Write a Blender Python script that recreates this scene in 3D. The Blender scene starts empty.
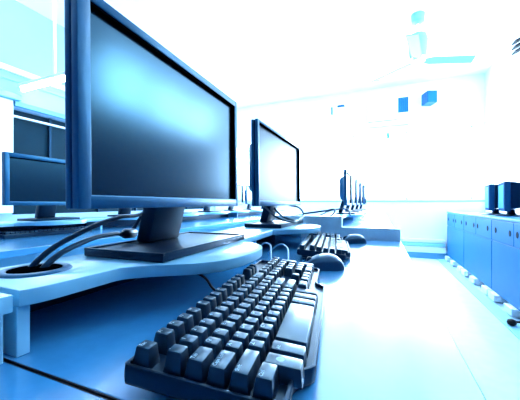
import bpy, bmesh, math, random
from mathutils import Vector, Matrix
random.seed(4)
S = bpy.context.scene
COL = S.collection
PI = math.pi
R = math.radians

# ---------------------------------------------------------------- materials
def mat(name, col, rough=.5, spec=.5, metal=0, var=.0, vscale=30, bump=0, bscale=200, emit=None, estr=0, coat=0, tint=None):
    m = bpy.data.materials.new(name); m.use_nodes = True
    nt = m.node_tree; b = nt.nodes['Principled BSDF']
    b.inputs['Base Color'].default_value = (*col, 1)
    b.inputs['Roughness'].default_value = rough
    b.inputs['Specular IOR Level'].default_value = spec
    b.inputs['Metallic'].default_value = metal
    if tint: b.inputs['Specular Tint'].default_value = (*tint, 1)
    if coat:
        b.inputs['Coat Weight'].default_value = coat; b.inputs['Coat Roughness'].default_value = .24
    tc = nt.nodes.new('ShaderNodeTexCoord')
    if var:
        n = nt.nodes.new('ShaderNodeTexNoise'); n.inputs['Scale'].default_value = vscale; n.inputs['Detail'].default_value = 4
        nt.links.new(tc.outputs['Object'], n.inputs['Vector'])
        r = nt.nodes.new('ShaderNodeValToRGB')
        r.color_ramp.elements[0].position = .3; r.color_ramp.elements[1].position = .7
        r.color_ramp.elements[0].color = (*[c*(1-var) for c in col], 1)
        r.color_ramp.elements[1].color = (*[min(1, c*(1+var)) for c in col], 1)
        nt.links.new(n.outputs['Fac'], r.inputs['Fac']); nt.links.new(r.outputs['Color'], b.inputs['Base Color'])
    if bump:
        n2 = nt.nodes.new('ShaderNodeTexNoise'); n2.inputs['Scale'].default_value = bscale
        nt.links.new(tc.outputs['Object'], n2.inputs['Vector'])
        bp = nt.nodes.new('ShaderNodeBump'); bp.inputs['Strength'].default_value = bump; bp.inputs['Distance'].default_value = .001
        nt.links.new(n2.outputs['Fac'], bp.inputs['Height']); nt.links.new(bp.outputs['Normal'], b.inputs['Normal'])
    if emit:
        b.inputs['Emission Color'].default_value = (*emit, 1); b.inputs['Emission Strength'].default_value = estr
    return m

M = {}
BT = (.35, .72, 1)
M['wall'] = mat('wall_paint', (.88, .90, .94), .8, .3, var=.02, vscale=3, bump=.1)
M['ceil'] = mat('ceiling_paint', (.90, .91, .94), .85, .2, var=.02, vscale=3)
M['leftwall'] = mat('left_wall_shaded', (.30, .46, .62), .8, .3, var=.03, vscale=2)  # darker than the other walls: the left side's shade is in the colour
M['frontwall'] = mat('low_bounce_wall', (.02, .06, .12), .8, .3, var=.03, vscale=2)  # unseen wall coloured near black to cut bounce light
M['dark_panel'] = mat('dark_reflection_panel', (.012, .06, .14), .6, .3, var=.05, vscale=4)
M['floor'] = mat('vinyl_floor', (.50, .70, .84), .5, .3, var=.06, vscale=14)
M['desk'] = mat('desk_laminate', (.06, .35, .68), .22, 1.0, var=.04, vscale=60, coat=1.0)
M['shelf'] = mat('shelf_laminate', (.25, .62, .82), .28, .8, var=.05, vscale=25, coat=.4)
M['panel'] = mat('pale_panel', (.28, .62, .80), .5, .4, var=.03, vscale=20)
M['plastic'] = mat('monitor_plastic', (.004, .060, .150), .36, 1.0, var=.12, vscale=40, bump=.15, bscale=900, tint=(.20, .68, 1))
M['plastic_d'] = mat('dark_plastic', (.0015, .010, .026), .34, .5, bump=.1, bscale=900, var=.1, tint=(.2, .6, 1))
M['lip'] = mat('screen_black_lip', (.0006, .001, .002), .8, .0, var=.1)
M['screen'] = mat('screen_antiglare', (.0005, .004, .010), .20, .95, var=.1, vscale=8, tint=(.22, .70, 1))
M['key'] = mat('key_plastic', (.0016, .012, .032), .30, 1.0, var=.12, vscale=80, tint=(.35, .75, 1), coat=.35)
M['kbase'] = mat('keyboard_case', (.002, .014, .036), .33, .5, var=.12, vscale=50, tint=BT)
M['ink'] = mat('legend_ink', (.6, .85, .95), .5, .3, var=.02)
M['mouse'] = mat('mouse_shell', (.006, .04, .085), .3, 1.0, var=.05, tint=BT, coat=.6)
M['cable'] = mat('cable_rubber', (.004, .022, .05), .38, .5, var=.1, tint=BT)
M['palecable'] = mat('pale_cable', (.25, .52, .72), .4, .5, var=.05)
M['cab'] = mat('cabinet_steel_blue', (.008, .135, .31), .45, .35, var=.06, vscale=5, tint=BT)
M['cabline'] = mat('cabinet_edge', (.04, .20, .45), .4, .5, var=.04, tint=BT)
M['fanblue'] = mat('fan_enamel', (.15, .38, .52), .5, .4, var=.03)
M['divider'] = mat('divider_laminate', (.75, .90, .96), .5, .4, var=.03)
M['blade'] = mat('fan_blade', (.07, .24, .34), .5, .4, var=.03)
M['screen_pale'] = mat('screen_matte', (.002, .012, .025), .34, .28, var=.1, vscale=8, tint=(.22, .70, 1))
M['matteblue'] = mat('matte_blue_plastic', (.006, .055, .14), .8, .04, var=.06)
M['mattepale'] = mat('matte_pale_screen', (.06, .27, .45), .8, .04, var=.06)
M['hole'] = mat('hole_dark', (.001, .005, .015), .7, .2, var=.1)
M['white'] = mat('white_enamel', (.80, .90, .96), .45, .4, var=.02)
M['blueplastic'] = mat('blue_plastic', (.010, .10, .24), .45, .4, var=.05, tint=BT)
M['paleblue'] = mat('pale_blue_enamel', (.12, .36, .55), .5, .4, var=.04)
M['glassdark'] = mat('dark_window_pane', (.003, .016, .028), .4, .12, var=.25, vscale=3, tint=BT)
M['tube'] = mat('fluorescent_tube', (.9, .95, 1), .4, .2, emit=(.75, .9, 1.0), estr=22)
M['black'] = mat('black_rubber', (.001, .003, .006), .5, .3, var=.1)

# ---------------------------------------------------------------- helpers
def link(o, parent=None):
    COL.objects.link(o)
    if parent is not None: o.parent = parent
    return o
def meshobj(name, bm, m, parent=None, smooth=None):
    me = bpy.data.meshes.new(name)
    bmesh.ops.recalc_face_normals(bm, faces=bm.faces)
    bm.to_mesh(me); bm.free()
    me.materials.append(m)
    if smooth is not None:
        for p in me.polygons: p.use_smooth = True
        me.set_sharp_from_angle(angle=R(smooth))
    o = bpy.data.objects.new(name, me)
    return link(o, parent)
def tag(o, label=None, cat=None, group=None, kind=None):
    if label: o['label'] = label
    if cat: o['category'] = cat
    if group: o['group'] = group
    if kind: o['kind'] = kind
    return o
def empty(name, loc=(0, 0, 0), rot=(0, 0, 0), label=None, cat=None, group=None):
    o = bpy.data.objects.new(name, None); o.empty_display_size = .05
    o.location = loc; o.rotation_euler = rot
    link(o); return tag(o, label, cat, group)
def box(bm, x0, x1, y0, y1, z0, z1, bev=0, seg=2):
    b = bmesh.new()
    bmesh.ops.create_cube(b, size=1)
    for v in b.verts:
        v.co = Vector((x0+(v.co.x+.5)*(x1-x0), y0+(v.co.y+.5)*(y1-y0), z0+(v.co.z+.5)*(z1-z0)))
    if bev: bmesh.ops.bevel(b, geom=list(b.edges), offset=bev, segments=seg, profile=.5, affect='EDGES')
    merge(bm, b); return bm
def merge(bm, b):
    me = bpy.data.meshes.new('tmp'); b.to_mesh(me); b.free(); bm.from_mesh(me); bpy.data.meshes.remove(me)
def prism(bm, pts, z0, z1, bev=0, seg=2, mtx=None):
    """polygon in xy extruded z0..z1, optionally transformed"""
    b = bmesh.new()
    vs = [b.verts.new((x, y, z0)) for x, y in pts]
    f = b.faces.new(vs)
    r = bmesh.ops.extrude_face_region(b, geom=[f])
    for v in [g for g in r['geom'] if isinstance(g, bmesh.types.BMVert)]: v.co.z = z1
    bmesh.ops.recalc_face_normals(b, faces=b.faces)
    if bev:
        es = [e for e in b.edges if abs(e.verts[0].co.z-e.verts[1].co.z) < 1e-6]
        bmesh.ops.bevel(b, geom=es, offset=bev, segments=seg, profile=.5, affect='EDGES')
    if mtx is not None: bmesh.ops.transform(b, matrix=mtx, verts=b.verts)
    merge(bm, b); return bm
def cyl(bm, p, q, r0, r1=None, n=20):
    r1 = r0 if r1 is None else r1
    p, q = Vector(p), Vector(q); d = q-p
    b = bmesh.new()
    bmesh.ops.create_cone(b, cap_ends=True, segments=n, radius1=r0, radius2=r1, depth=d.length)
    mtx = Matrix.Translation((p+q)/2) @ d.to_track_quat('Z', 'Y').to_matrix().to_4x4()
    bmesh.ops.transform(b, matrix=mtx, verts=b.verts)
    merge(bm, b); return bm
def lathe(bm, prof, n=28, mtx=None):
    b = bmesh.new(); rings = []
    for r, z in prof:
        rings.append([b.verts.new((r*math.cos(2*PI*i/n), r*math.sin(2*PI*i/n), z)) for i in range(n)])
    for a, c in zip(rings, rings[1:]):
        for i in range(n): b.faces.new((a[i], a[(i+1) % n], c[(i+1) % n], c[i]))
    b.faces.new(rings[0][::-1]); b.faces.new(rings[-1])
    if mtx is not None: bmesh.ops.transform(b, matrix=mtx, verts=b.verts)
    merge(bm, b); return bm
def cable(name, pts, r, m, parent=None, label=None, cat=None, group=None):
    cu = bpy.data.curves.new(name, 'CURVE'); cu.dimensions = '3D'
    cu.bevel_depth = r; cu.bevel_resolution = 3; cu.use_fill_caps = True
    sp = cu.splines.new('BEZIER'); sp.bezier_points.add(len(pts)-1); sp.resolution_u = 10
    for bp, p in zip(sp.bezier_points, pts):
        bp.co = p; bp.handle_left_type = bp.handle_right_type = 'AUTO'
    t = bpy.data.objects.new(name, cu); COL.objects.link(t)
    dg = bpy.context.evaluated_depsgraph_get(); dg.update()
    me = bpy.data.meshes.new_from_object(t.evaluated_get(dg))
    COL.objects.unlink(t); bpy.data.objects.remove(t); bpy.data.curves.remove(cu)
    me.name = name; me.materials.clear(); me.materials.append(m)
    for p in me.polygons: p.use_smooth = True
    o = bpy.data.objects.new(name, me); link(o, parent)
    return tag(o, label, cat, group)
def dup_tree(o, parent=None, skip=()):
    c = o.copy(); COL.objects.link(c)
    c.parent = parent
    for ch in list(o.children): dup_tree(ch, c)
    return c

# ---------------------------------------------------------------- constants of the room
DZ = .75            # desk top
SZ = .823           # shelf (monitor riser) top
XL, XR, YB, YF, ZC = -3.45, 1.55, 5.62, -1.8, 3.0

# ---------------------------------------------------------------- setting
def struct(name, bm, m): return tag(meshobj(name, bm, m), kind='structure')
struct('floor', box(bmesh.new(), XL, XR, YF, YB, -.1, 0), M['floor'])
struct('ceiling', box(bmesh.new(), XL-.2, XR+.2, YF-.2, YB+.2, ZC, ZC+.12), M['ceil'])
BW0, BW1 = .985, 2.19
BX = [(-3.2, -1.85), (-1.8, -.45), (-.40, .45), (.50, 1.40)]
bm = bmesh.new()
box(bm, XL-.15, XR+.15, YB, YB+.15, -.1, BW0); box(bm, XL-.15, XR+.15, YB, YB+.15, BW1, ZC)
xs = [XL-.15]+[v for q in BX for v in q]+[XR+.15]
for i in range(0, len(xs), 2): box(bm, xs[i], xs[i+1], YB, YB+.15, BW0, BW1)
struct('wall_back', bm, M['wall'])
def portal(loc, n, sx, sy):
    l = bpy.data.lights.new('window_portal', 'AREA'); l.shape = 'RECTANGLE'; l.size = sx; l.size_y = sy
    l.cycles.is_portal = True
    lo = bpy.data.objects.new('window_portal', l); lo.location = loc
    lo.rotation_euler = Vector(n).to_track_quat('Z', 'Y').to_euler(); link(lo)
for i, (a, b_) in enumerate(BX):
    bm = bmesh.new(); t = .03; y0, y1 = YB+.05, YB+.10
    box(bm, a, b_, y0, y1, BW0, BW0+t); box(bm, a, b_, y0, y1, BW1-t, BW1)
    box(bm, a, a+t, y0, y1, BW0, BW1); box(bm, b_-t, b_, y0, y1, BW0, BW1)
    struct('window_%d' % (i+5), bm, M['white'])
    portal(((a+b_)/2, YB+.13, (BW0+BW1)/2), (0, 1, 0), b_-a, BW1-BW0)
struct('wall_front', box(bmesh.new(), XL-.15, XR+.15, YF-.15, YF, -.1, ZC), M['frontwall'])
# right wall with three unseen windows, placed for the big screen's reflection
WY = [(2.1, 2.75), (2.85, 3.5), (3.6, 4.3)]
WZ0, WZ1 = 1.95, 2.55
bm = bmesh.new()
box(bm, XR, XR+.15, YF, YB, -.1, WZ0); box(bm, XR, XR+.15, YF, YB, WZ1, ZC)
ys = [YF]+[v for w in WY for v in w]+[YB]
for i in range(0, len(ys), 2): box(bm, XR, XR+.15, ys[i], ys[i+1], WZ0, WZ1)
struct('wall_right', bm, M['wall'])
for i, (a, b_) in enumerate(WY):
    bm = bmesh.new(); t = .035
    x0, x1 = XR+.04, XR+.09
    box(bm, x0, x1, a, b_, WZ0, WZ0+t); box(bm, x0, x1, a, b_, WZ1-t, WZ1)
    box(bm, x0, x1, a, a+t, WZ0, WZ1); box(bm, x0, x1, b_-t, b_, WZ0, WZ1)
    box(bm, x0, x1, (a+b_)/2-t/2, (a+b_)/2+t/2, WZ0, WZ1)
    struct('window_%d' % (i+2), bm, M['white'])
    portal((XR+.12, (a+b_)/2, (WZ0+WZ1)/2), (1, 0, 0), WZ1-WZ0, b_-a)
# left wall with the dark window
LW0, LW1, LZ0, LZ1 = 1.72, 5.3, .80, 1.90
bm = bmesh.new()
box(bm, XL-.15, XL, YF, LW0, -.1, ZC); box(bm, XL-.15, XL, LW1, YB, -.1, ZC)
box(bm, XL-.15, XL, LW0, LW1, -.1, LZ0); box(bm, XL-.15, XL, LW0, LW1, LZ1, ZC)
struct('wall_left', bm, M['leftwall'])
bm = bmesh.new()
box(bm, XL-.13, XL-.10, LW0, LW1, LZ0, LZ1)
w1 = struct('window_1', bm, M['glassdark'])
bm = bmesh.new()
for y in (2.13, 2.75, 3.4, 4.1, 4.7): box(bm, XL-.10, XL-.07, y-.012, y+.012, LZ0, LZ1)
meshobj('window_mullion', bm, M['plastic_d'], w1)
meshobj('window_white_bar', box(bmesh.new(), XL-.09, XL-.05, LW0, LW1, 1.815, 1.835, .004), M['white'], w1)  # white bar drawn across the dark panes
bm = bmesh.new(); box(bm, XL, XL+.03, YF, YB, 2.24, 2.30, .006); struct('trim_1', bm, M['white'])
bm = bmesh.new(); box(bm, XL, XL+.018, YF, YB, 2.16, 2.19, .004); struct('trim_2', bm, M['panel'])
bm = bmesh.new(); box(bm, XL, XL+.05, 1.72, YB, 1.905, 1.955, .006); struct('trim_3', bm, M['paleblue'])
# back wall rails and the low ledge
bm = bmesh.new(); box(bm, XL, XR, YB-.012, YB, .945, .968, .004); struct('trim_4', bm, M['panel'])
bm = bmesh.new(); box(bm, XL, XR, YB-.03, YB, 2.20, 2.225, .005); struct('trim_5', bm, M['white'])
bm = bmesh.new(); box(bm, XL, XR, YB-.14, YB, 0, .10, .003); struct('baseboard_back', bm, M['paleblue'])
r = empty('wall_ledge', (0, YB, 0), label='low white stepped ledge along the foot of the back wall', cat='ledge')
for k, (z0, z1, d) in enumerate(((.10, .19, .16), (.20, .25, .13), (.26, .31, .10))):
    meshobj('ledge_step', box(bmesh.new(), -.6, .985, -d, -.001, z0, z1, .006), M['white' if k != 1 else 'panel'], r)
struct('unseen_dark_panel', box(bmesh.new(), XR-.012, XR-.0005, YF, 4.3, .12, 1.88, .003), M['dark_panel'])  # unseen dark panel added to darken the big screen's reflection
# cable strip on the floor in front of the cabinets
bm = bmesh.new(); box(bm, .86, .96, .6, 5.45, 0, .012, .004); struct('trim_6', bm, M['panel'])

# ---------------------------------------------------------------- desks
def desk(name, x0, x1, y0, y1, label, group=None):
    r = empty(name, ((x0+x1)/2, (y0+y1)/2, 0), label=label, cat='desk', group=group)
    hx, hy = (x1-x0)/2, (y1-y0)/2
    meshobj('desktop', box(bmesh.new(), -hx, hx, -hy, hy, DZ-.025, DZ, .0012), M['desk'], r)
    for sy in (-1, 1): meshobj('seam_dark_strip', box(bmesh.new(), -hx, hx, sy*(hy+.0004)-.0008, sy*(hy+.0004)+.0008, DZ-.0245, DZ-.0006), M['black'], r)  # black strips added to darken the gap between desks
    for sy in (-1, 1):
        y = sy*(hy-.02)
        meshobj('end_panel', box(bmesh.new(), -hx+.03, hx-.12, y-.012, y+.012, 0, DZ-.0255, .002), M['panel'], r)
    meshobj('modesty_panel', box(bmesh.new(), -hx+.03, -hx+.048, -hy+.034, hy-.034, .10, DZ-.0255, .002), M['panel'], r)
    return r
desk('computer_desk', -.56, .083, .178, 1.392, 'long white desk under the big keyboard, running away from the viewer')
desk('computer_desk', -.56, .083, -1.1, .1735, 'nearest desk, only a corner showing below the dark seam at lower left')
desk('computer_desk', -.56, .083, 1.432, 5.3, 'white desk beyond the stepped divider, carrying the row of edge-on monitors')
desk('computer_desk', -1.90, -1.2, -1.0, 5.2, 'long desk of the left row, across the aisle behind the big monitor')

def catmull(pts, n=8):
    out = []
    P = [pts[0]]+list(pts)+[pts[-1]]
    for i in range(1, len(P)-2):
        p0, p1, p2, p3 = [Vector(p) for p in P[i-1:i+3]]
        for k in range(n):
            t = k/n
            out.append(.5*((2*p1)+(-p0+p2)*t+(2*p0-5*p1+4*p2-p3)*t*t+(-p0+3*p1-3*p2+p3)*t**3))
    out.append(Vector(pts[-1])); return [(v.x, v.y) for v in out]
TONGUE = [(-.344, -.234), (-.342, -.203), (-.323, -.180), (-.297, -.160), (-.262, -.135), (-.234, -.095), (-.222, -.042), (-.222, .02), (-.231, .06), (-.250, .09), (-.285, .118), (-.326, .132)]
def riser(name, y0, y1, centres, dx, supports, label, group=None):
    """wave-fronted monitor shelf standing on a desk"""
    r = empty(name, (dx-.43, (y0+y1)/2, DZ), label=label, cat='shelf', group=group)
    ox, oy = dx-.43, (y0+y1)/2
    front = [(-.352, y0), (-.345, min(y0+.03, centres[0]-.27))]
    yy = y0+.09
    while yy < centres[0]-.30: front.append((-.344, yy)); yy += .06
    for c in centres:
        front += [(x, y+c) for x, y in TONGUE]
    if y1-centres[-1] > .25: front += [(-.342, centres[-1]+.24)]
    front = [p for p in front if y0 <= p[1] <= y1]
    if front[-1][1] < y1-.01: front.append((front[-1][0], y1))
    front = catmull(front, 5)
    poly = [(x+dx-ox, y-oy) for x, y in front]+[(-.502+dx-ox, y1-oy), (-.502+dx-ox, y0-oy)]
    meshobj('shelf_board', prism(bmesh.new(), poly, SZ-DZ-.018, SZ-DZ, .0015), M['shelf'], r, 40)
    for y in supports:
        meshobj('support_panel', box(bmesh.new(), -.495+dx-ox, -.357+dx-ox, y-oy-.0065, y-oy+.0065, .0003, SZ-DZ-.0183, .001), M['shelf'], r)
    meshobj('back_panel', box(bmesh.new(), -.500+dx-ox, -.488+dx-ox, y0+.02-oy, y1-.02-oy, .0003, SZ-DZ-.0183, .001), M['plastic_d'], r)  # dark colour put in for the shade under the shelf
    return r
def grommet(parent, x, y):
    px, py, pz = parent.location
    mt = Matrix.Translation((x-px, y-py, SZ-pz))
    g = meshobj('grommet_ring', lathe(bmesh.new(), [(.031, -.001), (.0315, .0025), (.034, .0035), (.040, .003), (.043, .0003), (.043, -.001)], 36, mt), M['plastic'], parent, 40)
    meshobj('grommet_dark_disc', lathe(bmesh.new(), [(.0305, -.0005), (.0305, .0030), ], 36, mt), M['lip'], g)  # black disc drawn in place of the hole's inner shade
    return g
sh = riser('monitor_shelf', .182, 1.385, [.505, 1.145], 0, [.1885, .82, 1.378], 'wavy white shelf under the two nearest monitors, with a cable hole')
grommet(sh, -.437, .245)
riser('monitor_shelf', -1.0, .171, [-.35], 0, [.164], 'end of the nearest shelf, cut off at the left edge')
riser('monitor_shelf', 1.445, 5.2, [2.67+.53*k for k in range(5)], .09, [1.46, 3.3], 'white shelf beyond the divider under the row of edge-on monitors')
riser('monitor_shelf', -.9, 5.0, [-.06+.544*k for k in range(9)], -1.283, [-.85, 1.3, 3.2], 'wavy shelf of the left row across the aisle')

# divider with a step between the near desk and the next one
bm = bmesh.new()
prism(bm, [(-.56, 0), (.083, 0), (.083, .803), (-.166, .803), (-.166, .853), (-.56, .853)], -.018, .018, .0015,
      mtx=Matrix(((1, 0, 0, 0), (0, 0, 1, 1.412), (0, 1, 0, 0), (0, 0, 0, 1))))
tag(meshobj('desk_divider', bm, M['divider']), 'stepped pale divider panel standing at the far end of the near desk', 'divider')

# ---------------------------------------------------------------- monitors
def make_monitor(L, H, zb, depth_hump=.05, bez=.021, bezb=.018, base=(.168, .311), neckw=.10, face=.0, baseoff=.0, tilt=.6, badge=False, detail=True, bz2=None):
    """faces +x; origin on the shelf under the screen's centre; zb = height of the lower edge above the shelf"""
    r = empty('computer_monitor')
    TH = .012
    bz2 = bz2 or bez
    A = Matrix.Rotation(R(-tilt), 4, 'Y'); A.translation = (0, 0, zb)
    # front frame
    def tr(b): bmesh.ops.transform(b, matrix=A, verts=b.verts); return b
    h = L/2
    bm = bmesh.new()
    box(bm, -TH, 0, -h, -h+bez, 0, H, .0013); box(bm, -TH, 0, h-bz2, h, 0, H, .0013)
    box(bm, -TH, 0, -h+bez-.003, h-bz2+.003, 0, bezb, .0013); box(bm, -TH, 0, -h+bez-.003, h-bz2+.003, H-bz2, H, .0013)
    meshobj('front_frame', tr(bm), M['plastic'], r, 35)
    # inner lip: black screen border with the recess shade put in its colour
    bm = bmesh.new(); a, a2, b0, t = bez-.001, bz2-.001, bezb-.001, .0045
    e = -.0018
    box(bm, -.0115, e, -h+a, -h+a+.0015, b0, H-a2); box(bm, -.0115, e, h-a2-t, h-a2, b0, H-a2)
    box(bm, -.0115, e, -h+a, h-a2, H-a2-t, H-a2)
    meshobj('screen_lip', tr(bm), M['lip'], r)
    bm = bmesh.new(); box(bm, -.0115, -.0005, -h+bez-.001, h-bz2+.001, bezb-.0015, bezb+.0012)
    meshobj('lit_lower_lip', tr(bm), M['paleblue'], r)  # pale colour stands for light caught on the lower lip
    bm = bmesh.new(); box(bm, -.0113, -.0105, -h+bez-.003, h-bz2+.003, .012, H-bz2+.003)
    meshobj('screen', tr(bm), M['screen'], r)
    # rear housing: groove, flat tray, hump
    bm = bmesh.new(); box(bm, -.0155, -TH+.001, -h+.003, h-.003, .003, H-.003)
    meshobj('seam_groove', tr(bm), M['lip'], r)
    bm = bmesh.new(); box(bm, -.026, -.0152, -h, h, 0, H, .003)
    b = bmesh.new(); bmesh.ops.create_cube(b, size=1)
    for v in b.verts:
        k = .0 if v.co.x > 0 else .03
        v.co = Vector((-.024 if v.co.x > 0 else -.024-depth_hump, (v.co.y)*(L*.82-2*k), .03+k+(v.co.z+.5)*(H*.86-.03-2*k)))
    bmesh.ops.bevel(b, geom=list(b.edges), offset=.008, segments=2, profile=.5, affect='EDGES'); merge(bm, b)
    meshobj('rear_housing', tr(bm), M['plastic'], r, 35)
    # neck: slanted box
    bm = bmesh.new(); b = bmesh.new(); bmesh.ops.create_cube(b, size=1)
    nx = -.078+baseoff
    for v in b.verts:
        top = v.co.z > 0
        v.co = Vector((nx+(.034 if top else 0)+v.co.x*.033, v.co.y*neckw, (zb+.055) if top else .012))
    bmesh.ops.bevel(b, geom=list(b.edges), offset=.003, segments=2, profile=.5, affect='EDGES'); merge(bm, b)
    meshobj('neck', bm, M['plastic_d'], r, 35)
    # base: slab with a raised rim and a sunk tray
    bx0, bx1 = -.107+baseoff, -.107+baseoff+base[0]; by = base[1]/2
    bm = bmesh.new(); box(bm, bx0, bx1, -by, by, 0, .0115, .002)
    if detail:
        for q in ((bx0, bx0+.006, -by, by), (bx1-.006, bx1, -by, by), (bx0, bx1, -by, -by+.006), (bx0, bx1, by-.006, by)):
            box(bm, q[0], q[1], q[2], q[3], .010, .0145, .001)
    meshobj('base', bm, M['plastic_d'], r, 35)
    if badge:
        bm = bmesh.new(); box(bm, -.0003, .0006, h-.075, h-.05, bezb*.35, bezb*.7); meshobj('maker_badge', tr(bm), M['paleblue'], r)
    return r
def put(r, loc, rz, label, group=None):
    r.location = (loc[0], loc[1], loc[2]+.0006); r.rotation_euler = (0, 0, rz); tag(r, label, 'monitor', group); return r
m1 = make_monitor(.492, .302, .084, base=(.168, .311), bez=.020, bz2=.014)
put(m1, (-.373, .501, SZ), R(2), 'big near monitor with a dark glossy screen on the wavy shelf', 'monitors on the shelves')
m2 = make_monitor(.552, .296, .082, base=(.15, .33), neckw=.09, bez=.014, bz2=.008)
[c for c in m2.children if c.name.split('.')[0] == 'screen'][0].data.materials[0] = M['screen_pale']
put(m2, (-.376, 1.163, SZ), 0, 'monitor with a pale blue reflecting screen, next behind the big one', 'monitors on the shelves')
lp = make_monitor(.45, .26, .082, base=(.15, .24), neckw=.09, badge=True, detail=False)
ordn = ['', 'second', 'third', 'fourth', 'fifth', 'sixth', 'seventh']
for k in range(7):
    o = lp if k == 0 else dup_tree(lp)
    lab = ('dark monitor at the left edge, in front of the dark window' if k == 0 else
           'left row monitor, %s from the viewer, behind the big near monitor' % ordn[k])
    if k == 4: lab = 'left row monitor whose edge shows just right of the big near monitor'
    if k == 5: lab = 'left row monitor showing just left of the second near monitor'
    if k == 6: lab = 'last monitor of the left row, hidden behind the pale screened one'
    put(o, (-1.665, 1.025+.544*k, SZ), 0, lab, 'monitors of the left row')
fp = make_monitor(.44, .30, .075, depth_hump=.045, base=(.16, .22), neckw=.08, detail=False)
FX = [(2.45, -.25), (2.98, -.25), (3.51, -.243), (4.04, -.228), (4.57, -.207)]
fl = ['nearest and tallest of the edge-on monitors beyond the divider', 'second of the edge-on monitors beyond the divider',
      'middle one of the five edge-on monitors beyond the divider', 'fourth of the edge-on monitors beyond the divider',
      'farthest and smallest of the edge-on monitors beyond the divider']
for k, (y, x) in enumerate(FX):
    o = fp if k == 0 else dup_tree(fp)
    put(o, (x, y+.22, SZ), 0, fl[k], 'edge-on monitors beyond the divider')

# ---------------------------------------------------------------- keyboard
U = .01905
KX = [.0130, .0425, .0615, .0805, .0995, .1185]      # row centres from the rear edge
KH = [.0305, .0335, .0310, .0295, .0300, .0305]
def key_mesh(w, d, h, z0, name='key'):
    b = bmesh.new(); bmesh.ops.create_cube(b, size=1)
    for v in b.verts:
        top = v.co.z > 0
        x, y = v.co.x*2, v.co.y*2
        if top: v.co = Vector((x*(d/2-.0026)-.0006, y*(w/2-.0028), h))
        else: v.co = Vector((x*(d/2-.0004), y*(w/2-.0004), z0))
    tops = [e for e in b.edges if e.verts[0].co.z > z0+.004 or e.verts[1].co.z > z0+.004]
    bmesh.ops.bevel(b, geom=tops, offset=.0013, segments=2, profile=.5, affect='EDGES')
    # dish the top a little
    me = bpy.data.meshes.new(name); bmesh.ops.recalc_face_normals(b, faces=b.faces); b.to_mesh(me); b.free()
    me.materials.append(M['key'])
    for p in me.polygons: p.use_smooth = True
    me.set_sharp_from_angle(angle=R(38))
    return me
KC = {}
def legend_mesh(txt, size):
    k = (txt, size)
    if k in KC: return KC[k]
    cu = bpy.data.curves.new('legend', 'FONT'); cu.body = txt; cu.size = size; cu.extrude = .00008; cu.resolution_u = 2
    cu.align_x = 'LEFT'
    o = bpy.data.objects.new('legend', cu); COL.objects.link(o)
    dg = bpy.context.evaluated_depsgraph_get(); dg.update()
    me = bpy.data.meshes.new_from_object(o.evaluated_get(dg))
    COL.objects.unlink(o); bpy.data.objects.remove(o); bpy.data.curves.remove(cu)
    me.materials.clear(); me.materials.append(M['ink']); KC[k] = me
    return me
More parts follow.
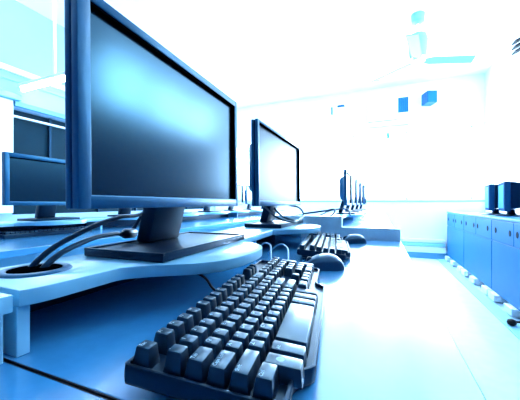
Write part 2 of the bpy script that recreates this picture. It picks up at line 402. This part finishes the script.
def make_keyboard(legends=True):
    r = empty('computer_keyboard')
    D, Lk, BU = .138, .455, .0165
    out = [(.004, 0), (D-.006, 0), (D, .006), (D, .040)]
    out += [(D+.004, .050), (D+BU-.004, .058), (D+BU, .064), (D+BU, .318), (D+BU-.004, .325), (D+.004, .333), (D, .342)]
    out += [(D, Lk-.006), (D-.006, Lk), (.004, Lk), (0, Lk-.004), (0, .004)]
    cx, cy = (D+BU)/2, Lk/2
    def inset(p, k):
        q = []
        n = len(p)
        for i in range(n):
            a, b_, c_ = Vector(p[i-1]), Vector(p[i]), Vector(p[(i+1) % n])
            n1 = Vector(((b_-a).y, -(b_-a).x)).normalized(); n2 = Vector(((c_-b_).y, -(c_-b_).x)).normalized()
            m_ = (n1+n2); m_ = m_/max(.3, m_.length_squared)*2
            q.append((b_.x-m_.x*k, b_.y-m_.y*k))
        return q
    # orientation: out is listed counter-clockwise, so its outward normal is (dy,-dx)
    b = bmesh.new(); n = len(out)
    lv = [(inset(out, .003), 0), (inset(out, .0006), .002), (out, .005), (out, .0165), (inset(out, .0008), .0178), (inset(out, .0022), .0182), (inset(out, .0036), .0178), (inset(out, .0040), .0130)]
    rings = [[b.verts.new((x, y, z)) for x, y in p] for p, z in lv]
    for A_, B_ in zip(rings, rings[1:]):
        for i in range(n): b.faces.new((A_[i], A_[(i+1) % n], B_[(i+1) % n], B_[i]))
    b.faces.new(rings[0][::-1]); b.faces.new(rings[-1])
    meshobj('case', b, M['kbase'], r, 40)
    keys = []     # (row, y0 units, width units, extra y offset, legend)
    off = .0050
    NAV, NUM = off+15*U+.007, off+15*U+.007+3*U+.007
    def K(row, y, w, txt='', deep=0, rows=1): keys.append((row, y, w, txt, deep, rows))
    y = off; K(0, y, 1, 'Esc')
    fy = off+1.4*U
    for i in range(12):
        K(0, fy, 1, 'F%d' % (i+1)); fy += U
        if i in (3, 7): fy += .28*U
    def row(rw, items):
        yy = off
        for t, w, *dp in items: K(rw, yy, w, t, dp[0] if dp else 0); yy += w*U
    row(1, [('`', 1)]+[(c, 1) for c in '1234567890-=']+[('Backspace', 2)])
    row(2, [('Tab', 1.5)]+[(c, 1) for c in 'QWERTYUIOP[]']+[('\\', 1.5)])
    row(3, [('Caps Lock', 1.75)]+[(c, 1) for c in "ASDFGHJKL;'"]+[('Enter', 2.25)])
    row(4, [('Shift', 2.25)]+[(c, 1) for c in 'ZXCVBNM,./']+[('Shift', 2.75)])
    row(5, [('Ctrl', 1.5), ('WIN', 1.25, 1), ('Alt', 1.25, 1), ('', 5.75, 1), ('Alt', 1.25, 1), ('WIN', 1.25, 1), ('', 1.25, 1), ('Ctrl', 1.5)])
    for i in range(3): K(0, NAV+i*U, 1)
    for rw, ts in ((1, ('Ins', 'Home', 'PgUp')), (2, ('Del', 'End', 'PgDn'))):
        for i, t in enumerate(ts): K(rw, NAV+i*U, 1, t)
    K(4, NAV+U, 1)
    for i in range(3): K(5, NAV+i*U, 1)
    for rw, ts in ((1, ('Num', '/', '*')), (2, '789'), (3, '456'), (4, '123')):
        for i, t in enumerate(ts): K(rw, NUM+i*U, 1, t)
    K(1, NUM+3*U, 1, '-'); K(2, NUM+3*U, 1, '+', 0, 2); K(4, NUM+3*U, 1, '', 0, 2)
    K(5, NUM, 2, '0'); K(5, NUM+2*U, 1, '.')
    for rw, y, w, txt, deep, rows in keys:
        d = U-.0012 + (.0185 if deep else 0) + (U if rows == 2 else 0)
        h = KH[rw] - (.004 if deep else 0)
        key = ('k', rw, round(w, 2), deep, rows)
        if key not in KC: KC[key] = key_mesh(w*U-.0010, d, h, .0125)
        o = bpy.data.objects.new('key', KC[key]); link(o, r)
        xc = KX[rw] + (.0185/2 if deep else 0) + (U/2 if rows == 2 else 0)
        o.location = (xc, y+w*U/2, 0)
        if legends and txt:
            if txt == 'WIN':
                b = bmesh.new()
                lathe(b, [(.0030, 0), (.0037, 0), (.0037, .0002), (.0030, .0002)], 20)
                for sx in (-1, 1):
                    for sy in (-1, 1):
                        cx_, cy_ = sx*.0012, sy*.0012
                        box(b, cx_-.0009, cx_+.0009, cy_-.0009, cy_+.0009, 0, .0002)
                lo = meshobj('legend', b, M['ink'], o); lo.location = (-.004, 0, h)
            else:
                sz = .0062 if len(txt) == 1 else .0049
                lo = bpy.data.objects.new('legend', legend_mesh(txt, sz)); link(lo, o)
                lo.rotation_euler = (0, 0, PI/2)
                lo.location = (-.0022 if not deep else -.008, -w*U/2+.0048, h+.0001)
    # rear feet
    for yy in (.06, Lk-.06):
        bm = bmesh.new(); box(bm, .012, .030, yy-.018, yy+.018, -.0125, .003, .002)
        meshobj('fold_out_foot', bm, M['kbase'], r)
    return r
TK = R(5.4)
def place_kb(o, x, y, rz, label, group='keyboards on the near desk', z=DZ):
    o.location = (x, y, z+.0150); o.rotation_euler = (0, TK, rz); tag(o, label, 'keyboard', group)
kb = make_keyboard()
place_kb(kb, -.198, .174, R(8), 'large keyboard in the foreground with raised rear edge and printed keys')
kb2 = dup_tree(kb)
place_kb(kb2, -.225, .815, R(8), 'second keyboard, farther along the desk in front of the second monitor')
# small keyboards under the left shelf
def small_kb(x, y, label):
    r = empty('computer_keyboard', (x, y, DZ), (0, 0, 0), label, 'keyboard', 'keyboards under the left shelf')
    meshobj('case', box(bmesh.new(), -.07, .07, -.22, .22, .0004, .02, .004), M['kbase'], r)
    bm = bmesh.new()
    for i in range(5):
        for j in range(20): box(bm, -.058+i*.023, -.040+i*.023, -.205+j*.0205, -.188+j*.0205, .0195, .030, .001, 1)
    tag(meshobj('keys', bm, M['key'], r), kind='stuff')
small_kb(-1.66, .98, 'dark keyboard pushed under the left row shelf below the left monitor')

# ---------------------------------------------------------------- mice
def make_mouse():
    r = empty('computer_mouse')
    Lm, Wm, Hm = .112, .062, .037
    def shell(grow, u0, u1, v0=0, v1=1, zmin=0):
        b = bmesh.new(); NU, NV = 18, 18; g = []
        for i in range(NU+1):
            u = u0+(u1-u0)*i/NU
            w = Wm/2*(1-abs(2*u-1)**3.2)**.5*(1-.12*(1-u))
            h = Hm*((max(0, 1-((.60-u)/.64)**2))**1.05 if u < .6 else (max(0, 1-((u-.60)/.405)**2.2))**.6)*(1-abs(2*u-1)**9)**.5
            rw = []
            for j in range(NV+1):
                v = v0+(v1-v0)*j/NV; a = PI*v
                rw.append(b.verts.new((-(.5-u)*Lm, -(w+grow)*math.copysign(abs(math.cos(a))**.75, math.cos(a)), zmin+(h+grow-zmin)*max(0, math.sin(a))**.7 if h > zmin else zmin)))
            g.append(rw)
        for i in range(NU):
            for j in range(NV):
                try: b.faces.new((g[i][j], g[i+1][j], g[i+1][j+1], g[i][j+1]))
                except ValueError: pass
        bmesh.ops.remove_doubles(b, verts=b.verts, dist=1e-5)
        return b
    meshobj('body', shell(0, .0, 1), M['mouse'], r, 60)
    for v0, v1 in ((.28, .485), (.515, .72)):
        meshobj('button', shell(.0009, .06, .42, v0, v1, .006), M['plastic'], r, 60)
    bm = bmesh.new(); lathe(bm, [(.006, -.003), (.009, -.0025), (.009, .0025), (.006, .003)], 20, Matrix.Translation((-.033, 0, .020)) @ Matrix.Rotation(PI/2, 4, 'X'))
    meshobj('scroll_wheel', bm, M['cable'], r, 40)
    return r
ms = make_mouse()
ms.location = (-.134, .735, DZ+.0003); ms.rotation_euler = (0, 0, R(20)); tag(ms, 'nearer computer mouse lying beyond the large keyboard', 'mouse', 'computer mice')
ms2 = dup_tree(ms); ms2.location = (-.103, 1.255, DZ+.0003); ms2.rotation_euler = (0, 0, R(25)); tag(ms2, 'farther computer mouse near the divider, right of the second keyboard', 'mouse', 'computer mice')

# ---------------------------------------------------------------- cables
def P(x, y, d):           # point seen at pixel x,y lying d below eye height
    f, hy = 287., 203.5; th = math.atan2(120, 287); c, s = math.cos(th), math.sin(th)
    z = f*d/(y-hy); xc = (x-260)/f*z
    return (xc*c-z*s, xc*s+z*c, .915-d)
cable('power_cable', [(-.462, .235, .800), (-.452, .262, .838), (-.445, .315, .868), (-.452, .395, .889), (-.468, .465, .893), (-.468, .490, .905)], .0042, M['cable'],
      label='thick black cable arching from the shelf hole to the big monitor, upper one', cat='cable', group='cables out of the shelf hole')
cable('power_cable', [(-.440, .236, .800), (-.434, .262, .832), (-.440, .312, .852), (-.462, .395, .858), (-.486, .450, .851), (-.486, .478, .880), (-.472, .490, .905)], .0042, M['cable'],
      label='thick black cable bending low from the shelf hole towards the big monitor', cat='cable', group='cables out of the shelf hole')
bm = bmesh.new(); lathe(bm, [(.004, 0), (.008, .006), (.010, .012), (.010, .045), (.007, .05)], 20)
o = meshobj('cable_plug', bm, M['plastic_d'], None, 40); o.location = (-.466, .415, .8555); o.rotation_euler = Vector((-.35, .93, -.07)).to_track_quat('Z', 'Y').to_euler()
tag(o, 'thick black cable plug lying behind the big monitor stand', 'plug')
cable('keyboard_cord', [(-.245, .655, .7555), (-.262, .70, .785), (-.29, .76, .800), (-.33, .80, .790), (-.36, .82, .7525)], .0021, M['palecable'],
      label='thin pale cord arching over the desk to the shelf, left one', cat='cord', group='pale cords behind the large keyboard')
cable('keyboard_cord', [(-.205, .655, .7555), (-.215, .70, .778), (-.25, .79, .792), (-.30, .86, .782), (-.34, .88, .7525)], .0021, M['palecable'],
      label='thin pale cord arching over the desk to the shelf, right one', cat='cord', group='pale cords behind the large keyboard')
cable('video_cable', [(-.43, 1.16, .91), (-.40, 1.20, .862), (-.36, 1.24, .842), (-.345, 1.36, .852), (-.36, 1.39, .885), (-.40, 1.34, .905), (-.43, 1.28, .915)], .0045, M['cable'],
      label='black cable looping around the stand of the second monitor', cat='cable')
cable('video_cable', [(-.44, 1.11, .90), (-.375, 1.08, .858), (-.335, 1.13, .842), (-.33, 1.22, .841), (-.34, 1.33, .850)], .004, M['cable'],
      label='black cable lying across the base of the second monitor', cat='cable')
cable('desk_cable', [(-.40, 1.50, .828), (-.30, 1.5, .832), (-.22, 1.47, .86), (-.205, 1.43, .885), (-.24, 1.39, .880), (-.34, 1.34, .866)], .0045, M['cable'],
      label='black cable sagging over the tall step of the divider', cat='cable')
cable('video_cable', [(-.42, 2.2, .828), (-.30, 2.08, .870), (-.22, 2.1, .875), (-.20, 2.2, .828)], .005, M['cable'],
      label='dark cable looping up beside the nearest edge-on monitor', cat='cable')
cable('shelf_cable', [(-.29, .39, .806), (-.272, .41, .79), (-.262, .42, .770), (-.25, .44, .7535)], .0022, M['black'],
      label='thin black wire hanging under the rounded end of the shelf', cat='cable')
# ---------------------------------------------------------------- cabinets on the right
CX0, CX1, CH = 1.0, 1.53, .785
def cabinet(y0, label):
    r = empty('steel_cabinet', ((CX0+CX1)/2, y0+.5, 0), label=label, cat='cabinet', group='blue cabinets along the right wall')
    hx = (CX1-CX0)/2
    meshobj('body', box(bmesh.new(), -hx+.012, hx, -.498, .498, .075, CH-.02, .003), M['cab'], r)
    meshobj('top', box(bmesh.new(), -hx-.006, hx, -.4985, .4985, CH-.02, CH, .003), M['cabline'], r)
    for s in (-1, 1):
        a, b_ = (-.494, -.004) if s < 0 else (.004, .494)
        d = meshobj('drawer', box(bmesh.new(), -hx, -hx+.0125, a, b_, .565, CH-.028, .002), M['cab'], r)
        for hy in ((-.39, -.07) if s < 0 else (.07, .39)):
            bm = bmesh.new(); lathe(bm, [(.021, 0), (.021, .0025), (.018, .0028), (.018, .0030)], 24, Matrix.Translation((-hx-.0005, hy, .665)) @ Matrix.Rotation(-PI/2, 4, 'Y') @ Matrix.Scale(1.25, 4, (1, 0, 0)))
            meshobj('finger_hole_disc', bm, M['hole'], d)  # dark disc on the drawer front, coloured as an open hole's shade
    meshobj('door', box(bmesh.new(), -hx, -hx+.0125, -.494, .494, .08, .558, .002), M['cab'], r)
    for hy in (-.40, .02, .40):
        meshobj('foot_pad', box(bmesh.new(), -hx-.035, -hx+.10, hy-.08, hy+.08, .0125, .0745, .004) , M['white'], r)
    return r
for i, (y0, lab) in enumerate(((4.44, 'farthest blue cabinet on the right, against the back wall'), (3.44, 'second blue cabinet from the back wall'),
                               (2.44, 'third blue cabinet from the back wall, below the black box-backed monitors'), (1.44, 'nearest blue cabinet, mostly beyond the right edge'))):
    cabinet(y0, lab)
# two deep-backed monitors on the cabinets
def deep_monitor(loc, rz, label):
    r = empty('desktop_monitor', loc, (0, 0, rz), label, 'monitor', 'monitors on the blue cabinets')
    b = bmesh.new(); bmesh.ops.create_cube(b, size=1)
    bm = bmesh.new(); box(bm, -.0, .05, -.19, .19, .05, .35, .008); meshobj('front_frame', bm, M['matteblue'], r)
    bm = bmesh.new(); box(bm, .048, .054, -.16, .16, .08, .32, .002); meshobj('screen', bm, M['mattepale'], r)
    for v in b.verts:
        k = 1 if v.co.x > 0 else .72
        v.co = Vector((.0 if v.co.x > 0 else -.20, v.co.y*.36*k, .21+v.co.z*.28*k))
    bmesh.ops.bevel(b, geom=list(b.edges), offset=.012, segments=2, profile=.5, affect='EDGES')
    meshobj('rear_housing', b, M['plastic_d'], r)
    bm = bmesh.new(); lathe(bm, [(.05, .012), (.035, .03), (.03, .07)], 20, Matrix.Translation((-.03, 0, 0))); meshobj('neck', bm, M['plastic_d'], r, 40)
    bm = bmesh.new(); lathe(bm, [(.115, 0), (.12, .006), (.10, .014), (.04, .018)], 28, Matrix.Translation((-.01, 0, 0))); meshobj('base', bm, M['plastic_d'], r, 40)
    return r
deep_monitor((1.22, 4.17, CH), R(170), 'dark deep-backed monitor on the cabinets, the left one of two')
deep_monitor((1.22, 3.74, CH), R(170), 'dark deep-backed monitor on the cabinets, cut by the right edge')
r = empty('floor_plug', (.9, 2.68, .0125), label='black plug lying on the floor strip before the cabinets', cat='plug')
bm = bmesh.new(); lathe(bm, [(.012, 0), (.026, .008), (.030, .022), (.024, .040), (.010, .046)], 20); meshobj('plug_body', bm, M['black'], r, 50)
cable('cord', [(.02, 0, .03), (.08, -.02, .035), (.12, -.10, .012), (.085, -.4, .008)], .008, M['black'], r)

# ---------------------------------------------------------------- things high up
def fan(loc, rz, label):
    r = empty('ceiling_fan', loc, (0, 0, rz), label, 'fan', 'ceiling fans')
    H = ZC-loc[2]
    bm = bmesh.new(); lathe(bm, [(.03, H-.10), (.065, H-.08), (.07, H-.0005)], 24); meshobj('canopy', bm, M['fanblue'], r, 40)
    bm = bmesh.new(); cyl(bm, (0, 0, .28), (0, 0, H-.09), .012); meshobj('rod', bm, M['white'], r, 40)
    bm = bmesh.new(); lathe(bm, [(.07, .03), (.085, .06), (.10, .22), (.085, .28), (.03, .31)], 28); meshobj('motor_housing', bm, M['fanblue'], r, 40)
    for k in range(3):
        a = 2*PI*k/3
        bm = bmesh.new()
        prism(bm, [(.06, -.03), (.14, -.055), (.58, -.065), (.60, .045), (.14, .05), (.06, .03)], -.004, .004, .0015,
              mtx=Matrix.Rotation(a, 4, 'Z') @ Matrix.Rotation(R(-14), 4, 'X'))
        meshobj('blade', bm, M['blade'], r)
    bm = bmesh.new(); lathe(bm, [(.02, -.015), (.075, -.008), (.08, .03), (.05, .035)], 24); meshobj('hub', bm, M['white'], r, 40)
    return r
fan((.386, 3.60, 2.49), R(20), 'pale three-bladed ceiling fan high at upper right')
def lamp(loc, length, drop, label, rods=(-.45, .25)):
    r = empty('fluorescent_lamp', loc, (0, 0, 0), label, 'lamp', 'fluorescent lamps')
    h = length/2
    meshobj('lamp_body', box(bmesh.new(), -h, h, -.035, .035, .022, .055, .006), M['white'], r)
    bm = bmesh.new(); cyl(bm, (-h+.03, 0, 0), (h-.03, 0, 0), .019); meshobj('tube', bm, M['tube'], r, 40)
    for s in (-1, 1): meshobj('end_cap', box(bmesh.new(), s*(h-.02)-.014, s*(h-.02)+.014, -.022, .022, -.02, .024, .004), M['white'], r)
    if drop > .08:
        for x in rods:
            bm = bmesh.new(); cyl(bm, (x, 0, .05), (x, 0, drop), .014); meshobj('rod', bm, M['white'], r, 40)
    return r
lamp((-2.75, 1.746, 2.06), 1.2, ZC-2.06, 'white fluorescent lamp hanging on a rod at upper left', rods=(-.075, .45))
lamp((-2.75, 3.9, 2.30), 1.2, ZC-2.30, 'farther hanging fluorescent lamp of the left row')
lamp((-.9, 2.4, 2.93), 1.3, .06, 'unseen fluorescent lamp kept above the monitor row to light the ceiling')  # out of view, kept as a light source for the ceiling
lamp((.55, 2.4, 2.93), 1.3, .06, 'unseen fluorescent lamp added above the aisle beside the cabinets to brighten the back wall')  # added out of view to keep ceiling and back wall bright
lamp((-2.6, 1.35, 2.93), 1.3, .06, 'fluorescent lamp fixed to the ceiling in the top left corner')

# speakers, vent unit and small fixtures on the back wall
def BW(x, y, Y=YB):    # pixel -> point on the plane Y
    f, hy = 287., 203.5; th = math.atan2(120, 287); c, s = math.cos(th), math.sin(th)
    t = (x-260)/f; X = -Y*(s-t*c)/(c+t*s); z = -X*s+Y*c
    return X, .915+(hy-y)/f*z
def wallbox(name, x0, y0, x1, y1, depth, m, label, cat, gap=0.0, bev=.01):
    a, zt = BW(x0, y0, YB-depth); b_, zb = BW(x1, y1, YB-depth)
    _, zt2 = BW(x1, y0, YB-depth); _, zb2 = BW(x0, y1, YB-depth)
    r = empty(name, ((a+b_)/2, YB, (zb+zt)/2), label=label, cat=cat)
    w, h = (b_-a)/2, abs((zt+zt2)/2-(zb+zb2)/2)/2
    return r, w, h
r, w, h = wallbox('vent_unit', 368, 96, 410, 124, .16, 0, 'long white air unit high on the back wall with a blue vent', 'air unit')
meshobj('case', box(bmesh.new(), -w, w, -.16, -.002, -h, h, .012), M['white'], r)
bm = bmesh.new()
box(bm, w*.45, w*.93, -.164, -.158, -h*.30, h*.75, .002)
v = meshobj('vent_panel', bm, M['blueplastic'], r)
bm = bmesh.new()
for k in range(5): box(bm, w*.47+k*w*.088, w*.50+k*w*.088, -.168, -.163, -h*.28, h*.73)
meshobj('vent_slats', bm, M['cab'], v)
meshobj('seam_line', box(bmesh.new(), -w*.98, w*.4, -.163, -.159, -h*.80, -h*.75), M['paleblue'], r)
r, w, h = wallbox('wall_speaker', 417, 91, 431, 105, .30, 0, 'blue box speaker on a bracket high on the back wall', 'speaker')
r.location.x += .02; r.rotation_euler = (0, 0, R(20))
meshobj('speaker_box', box(bmesh.new(), -w*.8, w*.8, -.30, -.10, -h*.7, h, .012), M['blueplastic'], r)
meshobj('speaker_grille', box(bmesh.new(), -w*.62, w*.62, -.306, -.299, -h*.6, h*.85, .003), M['cab'], r)
bm = bmesh.new(); cyl(bm, (0, .12, 0), (0, -.11, 0), .015); meshobj('bracket', bm, M['white'], r, 40)
r, w, h = wallbox('wall_fan', 331, 104, 345, 116, .22, 0, 'small dark round fixture on the back wall left of the air unit', 'wall fan')
bm = bmesh.new()
b = bmesh.new(); lathe(b, [(w*.72, -.03), (w*.86, -.03), (w*.86, .03), (w*.72, .03)], 32, Matrix.Translation((w*.15, -.17, -.02)) @ Matrix.Rotation(PI/2, 4, 'X')); merge(bm, b)
meshobj('guard_ring', bm, M['white'], r, 40)
bm = bmesh.new(); box(bm, -w*.15, w*.9, -.215, -.13, h*.45, h*.85, .02); meshobj('hood', bm, M['blueplastic'], r)
bm = bmesh.new(); box(bm, -w, -w*.80, -.215, -.16, -h*.6, h*.7, .01); meshobj('side_bracket', bm, M['blueplastic'], r)
bm = bmesh.new(); cyl(bm, (w*.1, -.002, 0), (w*.1, -.18, 0), .02); meshobj('arm', bm, M['white'], r)
X, z0 = BW(388, 132); _, z1 = BW(388, 140)
r = empty('wall_switch', (X, YB, (z0+z1)/2), label='tiny switch box on the conduit line of the back wall', cat='switch')
meshobj('switch_plate', box(bmesh.new(), -.03, .03, -.034, -.0305, -.05, .05, .001), M['paleblue'], r)
meshobj('switch_box', box(bmesh.new(), -.03, .03, -.03, -.0005, -.055, .055, .004), M['white'], r)
# dark slatted fixture high on the right wall
r = empty('wall_louvre', (XR, 4.36, 2.83), label='small black slatted fixture high on the right wall', cat='louvre')
for k in range(3):
    b = box(bmesh.new(), -.08, -.002, -.06, .06, -.02, .0, .004)
    bmesh.ops.transform(b, matrix=Matrix.Translation((0, 0, .06-k*.06)) @ Matrix.Rotation(R(-25), 4, 'Y'), verts=b.verts)
    meshobj('blade', b, M['black'], r)
# white blind hanging at the near end of the dark window
r = empty('roller_blind', (XL, .9, 0), label='white blind hanging from a rail left of the dark window', cat='blind')
meshobj('blind_rail', box(bmesh.new(), .005, .09, -1.0, .86, 1.955, 2.02, .008), M['paleblue'], r)
meshobj('blind_fabric', box(bmesh.new(), .03, .04, -.98, .81, .82, 1.954, .002), M['white'], r)

# ---------------------------------------------------------------- world, camera
w = bpy.data.worlds.new('daylight'); S.world = w; w.use_nodes = True
bg = w.node_tree.nodes['Background']; bg.inputs['Color'].default_value = (.54, .775, 1.0, 1); bg.inputs['Strength'].default_value = 18

cd = bpy.data.cameras.new('camera'); cam = bpy.data.objects.new('camera', cd); link(cam)
cd.sensor_width = 36; cd.lens = 36*287/520; cd.clip_start = .02
cam.location = (0, 0, .915); cam.rotation_euler = (PI/2, 0, math.atan2(120, 287)); cd.shift_y = 3.5/520
S.camera = cam
S.view_settings.view_transform = 'Standard'; S.view_settings.look = 'None'; S.view_settings.gamma = 1
S.view_settings.exposure = 1.12
S.view_settings.use_curve_mapping = False
S.cycles.use_denoising = True
S.cycles.max_bounces = 8
S.cycles.sample_clamp_indirect = 20
